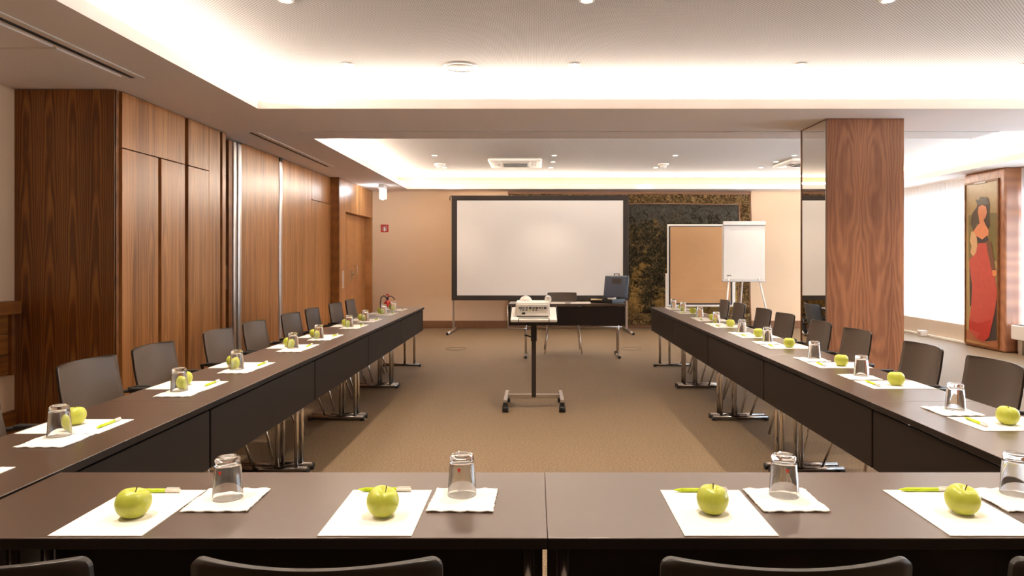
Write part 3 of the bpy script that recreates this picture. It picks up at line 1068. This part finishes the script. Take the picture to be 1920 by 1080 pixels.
# ================================================================== CHAIRS
def make_chair():
    """faces +Y, origin on the floor under the seat centre"""
    r = empty('conference_chair', (0, 0, 0))
    W = .215

    def back(off):
        def fn(a, b_):
            s = a * 2 - 1
            w = W * (1.03 - .04 * b_)
            # rounded top corners
            j = round(b_ * 16)
            rc_ = .016
            z = .475 + (.845 - rc_ - .475) * min(j, 11) / 11
            ins = 0
            if j > 11:
                t_ = (j - 11) / 5 * PI / 2
                z += rc_ * math.sin(t_)
                ins = rc_ * (1 - math.cos(t_))
            b_ = (z - .475) / .37
            x = s * (w - ins)
            y = -.215 - .085 * (b_ ** 1.1) + .048 * s * s - .015 * math.sin(b_ * PI) + off
            return (x, y, z)
        return fn
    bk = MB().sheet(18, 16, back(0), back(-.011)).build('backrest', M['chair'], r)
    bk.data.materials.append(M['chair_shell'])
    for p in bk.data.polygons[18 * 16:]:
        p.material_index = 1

    def seat(off):
        def fn(a, b_):
            s = a * 2 - 1
            q = b_ * 2 - 1
            w = .225 * (1 - .08 * abs(q) ** 6)
            y = -.20 + .42 * b_
            z = .455 + .012 * s * s - .035 * max(0, q) ** 3 + .015 * max(0, -q) ** 3 + off
            return (s * w, y, z)
        return fn
    MB().sheet(12, 12, seat(0), seat(-.012)).build('seat', M['chair'], r)
    for s in (-1, 1):
        MB().tube([(s * .215, .11, .43), (s * .235, .17, .22), (s * .262, .235, .006)], .0095, 8).build('leg', M['chrome'], r)
        MB().tube([(s * .215, -.06, .43), (s * .235, -.15, .22), (s * .262, -.27, .006)], .0095, 8).build('leg', M['chrome'], r)
        MB().tube([(s * .20, -.22, .50), (s * .205, -.20, .44), (s * .215, -.05, .43), (s * .215, .13, .43)], .0095, 8).build('side_rail', M['chrome'], r)
        ar = MB().tube([(s * .205, -.262, .60), (s * .24, -.255, .635), (s * .262, -.20, .642), (s * .262, .06, .642), (s * .258, .085, .62), (s * .235, .085, .44)], .010, 8).build('armrest', M['black'], r)
        B(s * .262 - .02, s * .262 + .02, -.21, .06, .640, .656, bev=.006).build('arm_pad', M['black'], ar)
    MB().tube([(-.215, .10, .43), (.215, .10, .43)], .008, 8).build('cross_bar', M['chrome'], r)
    return r


chair0 = make_chair()
used = [False]


def chair(x, y, rz, label, group):
    o = copy_tree(chair0) if used[0] else chair0
    used[0] = True
    o.location = (x, y, 0)
    o.rotation_euler = (0, 0, rz)
    tag(o, label, 'chair', group)
    return o


CY = [2.60, 3.39, 3.99, 4.82, 5.44, 6.24, 6.84, 7.63, 8.24]
for k, y in enumerate(CY):
    chair(-1.99, y + random.uniform(-.02, .02), -PI / 2 + random.uniform(-.04, .04), 'taupe chair along the wood wall, %s back from the front end of that row' % ORD[k], 'chairs along the wood wall')
for k, y in enumerate([3.38, 4.0, 4.81, 5.45, 6.20, 6.79, 7.59, 8.18]):
    chair(2.035, y + random.uniform(-.015, .015), PI / 2 + random.uniform(-.04, .04), 'taupe chair on the column side, %s back from the front end of that row' % ORD[k], 'chairs on the column side')
for x, nm in ((-.98, 'nearest the wood-wall row'), (-.375, 'left of the table joint'), (.432, 'right of the table joint'), (1.035, 'nearest the column-side row')):
    chair(x, 1.422, 0, 'dark chair at the front table, only its top edge showing, %s' % nm, 'chairs at the front tables')
chair(.40, 9.74, PI, 'taupe chair behind the presenter table facing the room', None)


# ================================================================== PLACE SETTINGS
def glass_mesh():
    r0, r1, H = .0375, .030, .105     # rim (down), base (up)
    prof = [(r0 - .002, .0005), (r0, .0), (r0 + .0002, .002), (r1 + .002, H - .022), (r1 + .0005, H - .016), (r1 + .001, H - .006), (r1 - .004, H), (r1 - .010, H - .001), (.012, H - .0035), (0, H - .004)]
    inn = [(0, H - .015), (.016, H - .0145), (r1 - .004, H - .018), (r1 - .001, H - .024), (r0 - .0022, .002), (r0 - .002, .0005)]
    m = MB()
    m.lathe(prof, 40)
    m.lathe(inn, 40)
    bmesh.ops.remove_doubles(m.bm, verts=m.bm.verts[:], dist=1e-6)
    return m.build('tumbler', M['glass'])


glass0 = glass_mesh()


def apple_mesh():
    R = .0385
    prof = []
    for k in range(23):
        t = k / 22 * PI
        # t = 0 at the bottom
        r = R * math.sin(t) ** .86 * (1.0 + .06 * math.cos(t + PI))
        z = -R * .93 * math.cos(t)
        dip_t = .016 * math.exp(-((math.sin(t) / .30) ** 2)) if t > PI / 2 else 0
        dip_b = .008 * math.exp(-((math.sin(t) / .30) ** 2)) if t <= PI / 2 else 0
        prof.append((max(r, 0), z - dip_t + dip_b))
    prof[0] = (0, prof[0][1])
    prof[-1] = (0, prof[-1][1])
    zmin = min(p[1] for p in prof)
    prof = [(r, z - zmin) for r, z in prof]
    m = MB().lathe(prof, 32)
    for v in m.bm.verts:
        a = math.atan2(v.co.y, v.co.x)
        k = 1 + .018 * math.cos(5 * a) * (v.co.z / .07) + .02 * math.cos(2 * a)
        v.co.x *= k
        v.co.y *= k
    o = m.build('apple', M['apple'])
    zt = prof[-1][1]
    MB().tube([(0, 0, zt - .002), (.001, 0, zt + .008), (.003, .001, zt + .018)], [.0014, .0012, .0018], 6).build('stem', M['stem'], o)
    return o


apple0 = apple_mesh()


def pen_mesh():
    o = MB().tube([(-.052, 0, 0), (.032, 0, 0)], .0052, 12).build('pen', M['green_pen'])
    MB().tube([(-.070, 0, 0), (-.066, 0, 0), (-.052, 0, 0)], [.0010, .0022, .0050], 10).build('tip', M['green_pen'], o)
    MB().tube([(.032, 0, 0), (.066, 0, 0), (.070, 0, 0)], [.0052, .0050, .0035], 12).build('cap', M['white'], o)
    B(.035, .068, -.0015, .0015, .0045, .0075).build('clip', M['white'], o)
    return o


pen0 = pen_mesh()
pad0 = B(-.105, .105, -.1485, .1485, 0, .0016).build('notepad', M['paper'])


def napkin_mesh(seed):
    rnd = random.Random(seed)
    n = 26
    hs = .0815
    ed = [[rnd.uniform(-.0016, .0016) for _ in range(n + 1)] for _ in range(4)]
    ph = rnd.random() * 6

    def base(a, b_, top):
        i, j = round(a * n), round(b_ * n)
        x = (a * 2 - 1) * hs
        y = (b_ * 2 - 1) * hs
        if i == 0:
            x += ed[0][j]
        if i == n:
            x += ed[1][j]
        if j == 0:
            y += ed[2][i]
        if j == n:
            y += ed[3][i]
        e = max(abs(a * 2 - 1), abs(b_ * 2 - 1)) ** 10
        z = .0004 + e * .0022 * (.5 + .5 * math.sin(a * 23 + ph + b_ * 9)) + (0.0024 if top else 0)
        return (x, y, z)
    return MB().sheet(n, n, lambda a, b_: base(a, b_, True), lambda a, b_: base(a, b_, False)).build('napkin', M['napkin'])


napkins = [napkin_mesh(i) for i in range(3)]
nk_used = [False] * 3
protos = {'g': [glass0, False], 'a': [apple0, False], 'p': [pen0, False], 'n': [pad0, False]}


def place(k, loc, rot, label, cat, group):
    o, u = protos[k]
    if u:
        o = copy_tree(o)
    protos[k][1] = True
    o.location = loc
    o.rotation_euler = rot
    tag(o, label, cat, group)
    return o


ZT = .7402
rr = random.Random(11)
setting_no = [0]
marks = []


def setting(where, pad, pad_rz, nap, gl, ap, pen, pen_rz, ap_rot=None, grp='', full=True, glass_reflection=False):
    i = setting_no[0]
    setting_no[0] += 1
    place('n', (pad[0], pad[1], ZT), (0, 0, pad_rz + rr.uniform(-.015, .015)), 'white notepad at %s' % where, 'notepad', 'notepads ' + grp)
    if not full:
        return
    k = i % 3
    o = copy_tree(napkins[k]) if nk_used[k] else napkins[k]
    nk_used[k] = True
    o.location = (nap[0], nap[1], ZT)
    o.rotation_euler = (0, 0, rr.choice((0, PI / 2, PI)) + rr.uniform(-.03, .03))
    tag(o, 'folded white paper napkin at %s' % where, 'napkin', 'napkins ' + grp)
    g_ = place('g', (gl[0], gl[1], ZT + .0032), (0, 0, rr.uniform(0, 6)), 'upturned clear glass tumbler at %s' % where, 'glass', 'tumblers ' + grp)
    if glass_reflection:
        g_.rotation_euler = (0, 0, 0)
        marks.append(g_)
    if ap_rot is None:
        ap_rot = (rr.uniform(-.10, .10), rr.uniform(-.10, .10), rr.uniform(0, 6))
    place('a', (ap[0], ap[1], ZT + .0016 + .017 * math.hypot(ap_rot[0], ap_rot[1])), ap_rot, 'green apple at %s' % where, 'apple', 'apples ' + grp)
    if pen is not None:
        place('p', (pen[0], pen[1], ZT + .0072), (0, 0, pen_rz), 'lime green ballpoint pen at %s' % where, 'pen', 'pens ' + grp)


FG = 'on the front tables'
FY = 1.5055 + .1485
setting('the front table place nearest the wood-wall row', (-.979, FY), 0, (-.785, 1.729), (-.79, 1.742), (-.962, 1.612), (-1.003, 1.782), 0, (.0, .16, .6), FG, glass_reflection=True)
setting('the front table place left of the table joint', (-.379, FY), 0, (-.182, 1.729), (-.19, 1.766), (-.3735, 1.619), (-.397, 1.790), 0, (.25, -.18, 2.2), FG, glass_reflection=True)
setting('the front table place right of the table joint', (.438, FY), 0, (.637, 1.729), (.647, 1.76), (.4275, 1.64), (.437, 1.786), 0, (.05, .06, 1.1), FG, glass_reflection=True)
setting('the front table place nearest the column-side row', (1.03, FY), 0, (1.232, 1.729), (1.258, 1.77), (1.027, 1.64), (1.033, 1.79), 0, (.2, .10, .3), FG)
LG = 'on the wood-wall row'
farL = [2.0, 2.59, 3.392, 4.004, 4.82, 5.43, 6.25, 6.84, 7.60, 8.20]
dG = [0, -.24, -.25, -.255, -.20, -.26, -.23, -.25, -.20, -.30]
dA = [0, -.085, -.10, -.165, -.115, -.18, -.145, -.17, -.115, -.14]
for k, f in enumerate(farL):
    w = 'the %s place from the front on the wood-wall row' % ORD[k]
    setting(w, (-1.682, f - .105), PI / 2, (-1.617, f - .304), (-1.65, f + dG[k]), (-1.705, f + dA[k]), (-1.578, f - .082), PI / 2 + rr.uniform(-.06, .06), None, LG, full=k > 0)
RG = 'on the column-side row'
nearR = [2.42, 3.194, 3.795, 4.61, 5.22, 5.99, 6.59, 7.43, 8.00]
aR = [2.514, 3.282, 3.87, 4.668, 5.30, 6.07, 6.67, 7.516, 8.09]
gR = [2.757, 3.55, 4.15, 4.984, 5.596, 6.387, 7.026, 7.83, 8.36]
for k, f in enumerate(nearR):
    w = 'the %s place from the front on the column-side row' % ORD[k]
    setting(w, (1.748, f + .105), PI / 2, (1.678, min(f + .305, 8.40)), (1.711, gR[k]), (1.75, aR[k]), (1.648, f + .112), -PI / 2 + rr.uniform(-.05, .05), None, RG)

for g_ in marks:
    MB().prism([(-.005, .077), (.005, .077), (0, .066)], lambda a, b_, d: (a - .004, -(.0345 + (.08 - b_) * .07) - d, b_), .0003, .0008).build('red_reflection', M['red'], g_)  # red reflection on the tumbler, painted as a small solid triangle

# ================================================================== PROJECTOR AND ITS STAND
ps = empty('projector_stand', (-.01, 6.17, 0))
tag(ps, 'height adjustable projector stand on castors between the table rows', 'stand')
B(-.021, .021, -.02, .02, .09, .76, bev=.004).build('column', M['dark_metal'], ps)
B(-.027, .027, -.026, .026, .60, .78, bev=.004).build('collar', M['black'], ps)
B(-.235, .235, -.018, .018, .085, .118, bev=.003).build('cross_bar', M['alu'], ps)
MB().tube([(-.03, -.01, .64), (-.06, -.02, .652), (-.085, -.025, .655)], .007, 8).build('clamp_lever', M['black'], ps)
for sx in (-1, 1):
    f = MB()
    f.box(sx * .25 - .016, sx * .25 + .016, -.22, .22, .085, .112, bev=.003)
    f.build('side_foot', M['alu'], ps)
    for sy in (-1, 1):
        c = MB()
        c.box(sx * .25 - .020, sx * .25 + .020, sy * .205 - .022, sy * .205 + .022, .050, .088, bev=.004)
        co_ = c.build('caster', M['black'], ps)
        MB().cyl((sx * .25 - .027, sy * .205, .030), (sx * .25 + .027, sy * .205, .030), .030, n=18).build('wheel', M['black'], co_)
tr = empty('tray_tilt', (0, 0, 0))
TRM = Matrix.Translation((0, -.22, .79)) @ Matrix.Rotation(math.radians(11), 4, 'X')


def tilt(mb):
    bmesh.ops.transform(mb.bm, matrix=TRM, verts=mb.bm.verts[:])
    return mb


bpy.data.objects.remove(tr)
tilt(MB().box(-.205, .205, 0, .42, 0, .028, bev=.008)).build('tray', M['white'], ps)
tilt(MB().tube([(-.135, -.006, .0), (-.135, -.006, .036), (-.125, -.006, .042), (.125, -.006, .042), (.135, -.006, .036), (.135, -.006, .0)], .0035, 6)).build('retaining_bail', M['black'], ps)
for sx in (-1, 1):
    tilt(MB().tube([(sx * .209, .12, .02), (sx * .209, .14, .05), (sx * .209, .36, .05), (sx * .209, .38, .02)], .003, 6)).build('side_bail', M['black'], ps)

pj = empty('projector', (-.01, 6.17, 0))
tag(pj, 'white projector with connector panel standing on the tilted tray', 'projector')
cs = MB().box(-.165, .145, .07, .34, .036, .168, bev=.014, seg=3)
for v in cs.bm.verts:
    if v.co.z > .1:
        v.co.z -= (v.co.y - .07) * .20
        v.co.x = -.01 + (v.co.x + .01) * .965
tilt(cs).build('casing', M['white'], pj)
tilt(MB().box(-.148, .130, .063, .072, .042, .148, bev=.003)).build('connector_panel', M['paper'], pj)
tilt(MB().tube([(-.075, .16, .108), (-.075, .33, .10)], .060, 24)).build('lens_hump', M['white'], pj)
tilt(MB().tube([(-.075, .33, .085), (-.075, .362, .085)], .040, 24)).build('lens_ring', M['black'], pj)
tilt(MB().tube([(.128, .16, .165), (.128, .20, .165)], .030, 24)).build('side_knob', M['white'], pj)
tilt(MB().tube([(.128, .158, .170), (.128, .161, .170)], .012, 16)).build('knob_centre', M['alu'], pj)
pr_ = random.Random(3)
xx = -.132
while xx < .10:
    w_ = pr_.choice((.008, .012, .022))
    hgt = pr_.choice((.010, .014, .018))
    mt = pr_.choice((M['black'], M['blue_case'], M['dark_metal']))
    tilt(MB().box(xx, xx + w_, .059, .064, .116 - hgt / 2, .116 + hgt / 2)).build('port', mt, pj)
    if w_ > .01 and xx < .04:
        tilt(MB().box(xx, xx + w_ * .7, .059, .064, .092, .101)).build('port', M['green_pen'] if -.06 < xx < -.02 else mt, pj)
    xx += w_ + pr_.choice((.005, .008))
tilt(MB().box(-.105, -.076, .058, .064, .056, .074, bev=.002)).build('power_inlet', M['black'], pj)
for x, y in ((-.14, .1), (.12, .1), (-.14, .31), (.12, .31)):
    tilt(MB().cyl((x, y, .028), (x, y, .038), .010, n=10)).build('foot', M['black'], pj)

# ================================================================== THINGS ON THE PRESENTER TABLE
bc = empty('briefcase', (1.00, 9.37, .7405), math.radians(-44))
tag(bc, 'open dark blue hard case with raised lid on the presenter table', 'case')
m = MB()
m.box(-.20, .20, -.145, .145, .012, .022)
m.box(-.20, .20, -.145, -.135, .02, .055).box(-.20, .20, .135, .145, .02, .055).box(-.20, -.19, -.14, .14, .02, .055).box(.19, .20, -.14, .14, .02, .055)
m.box(-.19, .19, -.135, .135, 0, .014, bev=.005)
m.build('base_shell', M['black'], bc)
lid = MB().box(-.20, .20, 0, .05, 0, .315, bev=.02, seg=3)
bmesh.ops.transform(lid.bm, matrix=Matrix.Translation((0, .152, .055)) @ Matrix.Rotation(math.radians(-8), 4, 'X'), verts=lid.bm.verts[:])
lo_ = lid.build('lid', M['blue_case'], bc)
lf = MB().box(-.205, .205, .004, .046, -.004, .32, bev=.02, seg=3)
bmesh.ops.transform(lf.bm, matrix=Matrix.Translation((0, .156, .055)) @ Matrix.Rotation(math.radians(-8), 4, 'X'), verts=lf.bm.verts[:])
lf.build('lid_rim', M['black'], bc)
g = MB().box(-.06, .11, -.0015, 0, .20, .275)
bmesh.ops.transform(g.bm, matrix=Matrix.Translation((0, .1515, .055)) @ Matrix.Rotation(math.radians(-8), 4, 'X'), verts=g.bm.verts[:])
g.build('lid_pocket', M['dark_metal'], bc)
MB().tube([(-.045, .215, .37), (-.04, .215, .392), (.04, .215, .392), (.045, .215, .37)], .007, 8).build('handle', M['black'], bc)
o = B(-.13, .05, -.05, .05, 0, .016, bev=.003).build('document_pouch', mottled('yellowish folder', (.55, .42, .20), .6), None, (.90, 9.30, .776))
tag(o, 'yellowish folder lying in the open case', 'folder')
cb = MB()
pts = []
for k in range(60):
    a = k * .55
    pts.append((.05 * math.cos(a) * (1 + .2 * math.sin(k)), .035 * math.sin(a), .006 + k * .0006))
cb.tube(pts, .005, 6)
o = cb.build('coiled_cable', M['white'], None, (1.06, 9.33, .765))
tag(o, 'white coiled cable lying in the open case', 'cable')
for (x, w_, mt, nm, lab) in ((.31, .20, M['paper'], 'paper_sheet', 'white sheet with yellowish tint on presenter table beside the projector'),
                             (.62, .27, M['paper'], 'paper_sheet', 'white sheet on presenter table next to the open case')):
    o = B(-w_ / 2, w_ / 2, -.10, .10, 0, .004).build(nm, mt, None, (x, 9.20, .7405))
    tag(o, lab, 'paper', 'sheets on the presenter table')
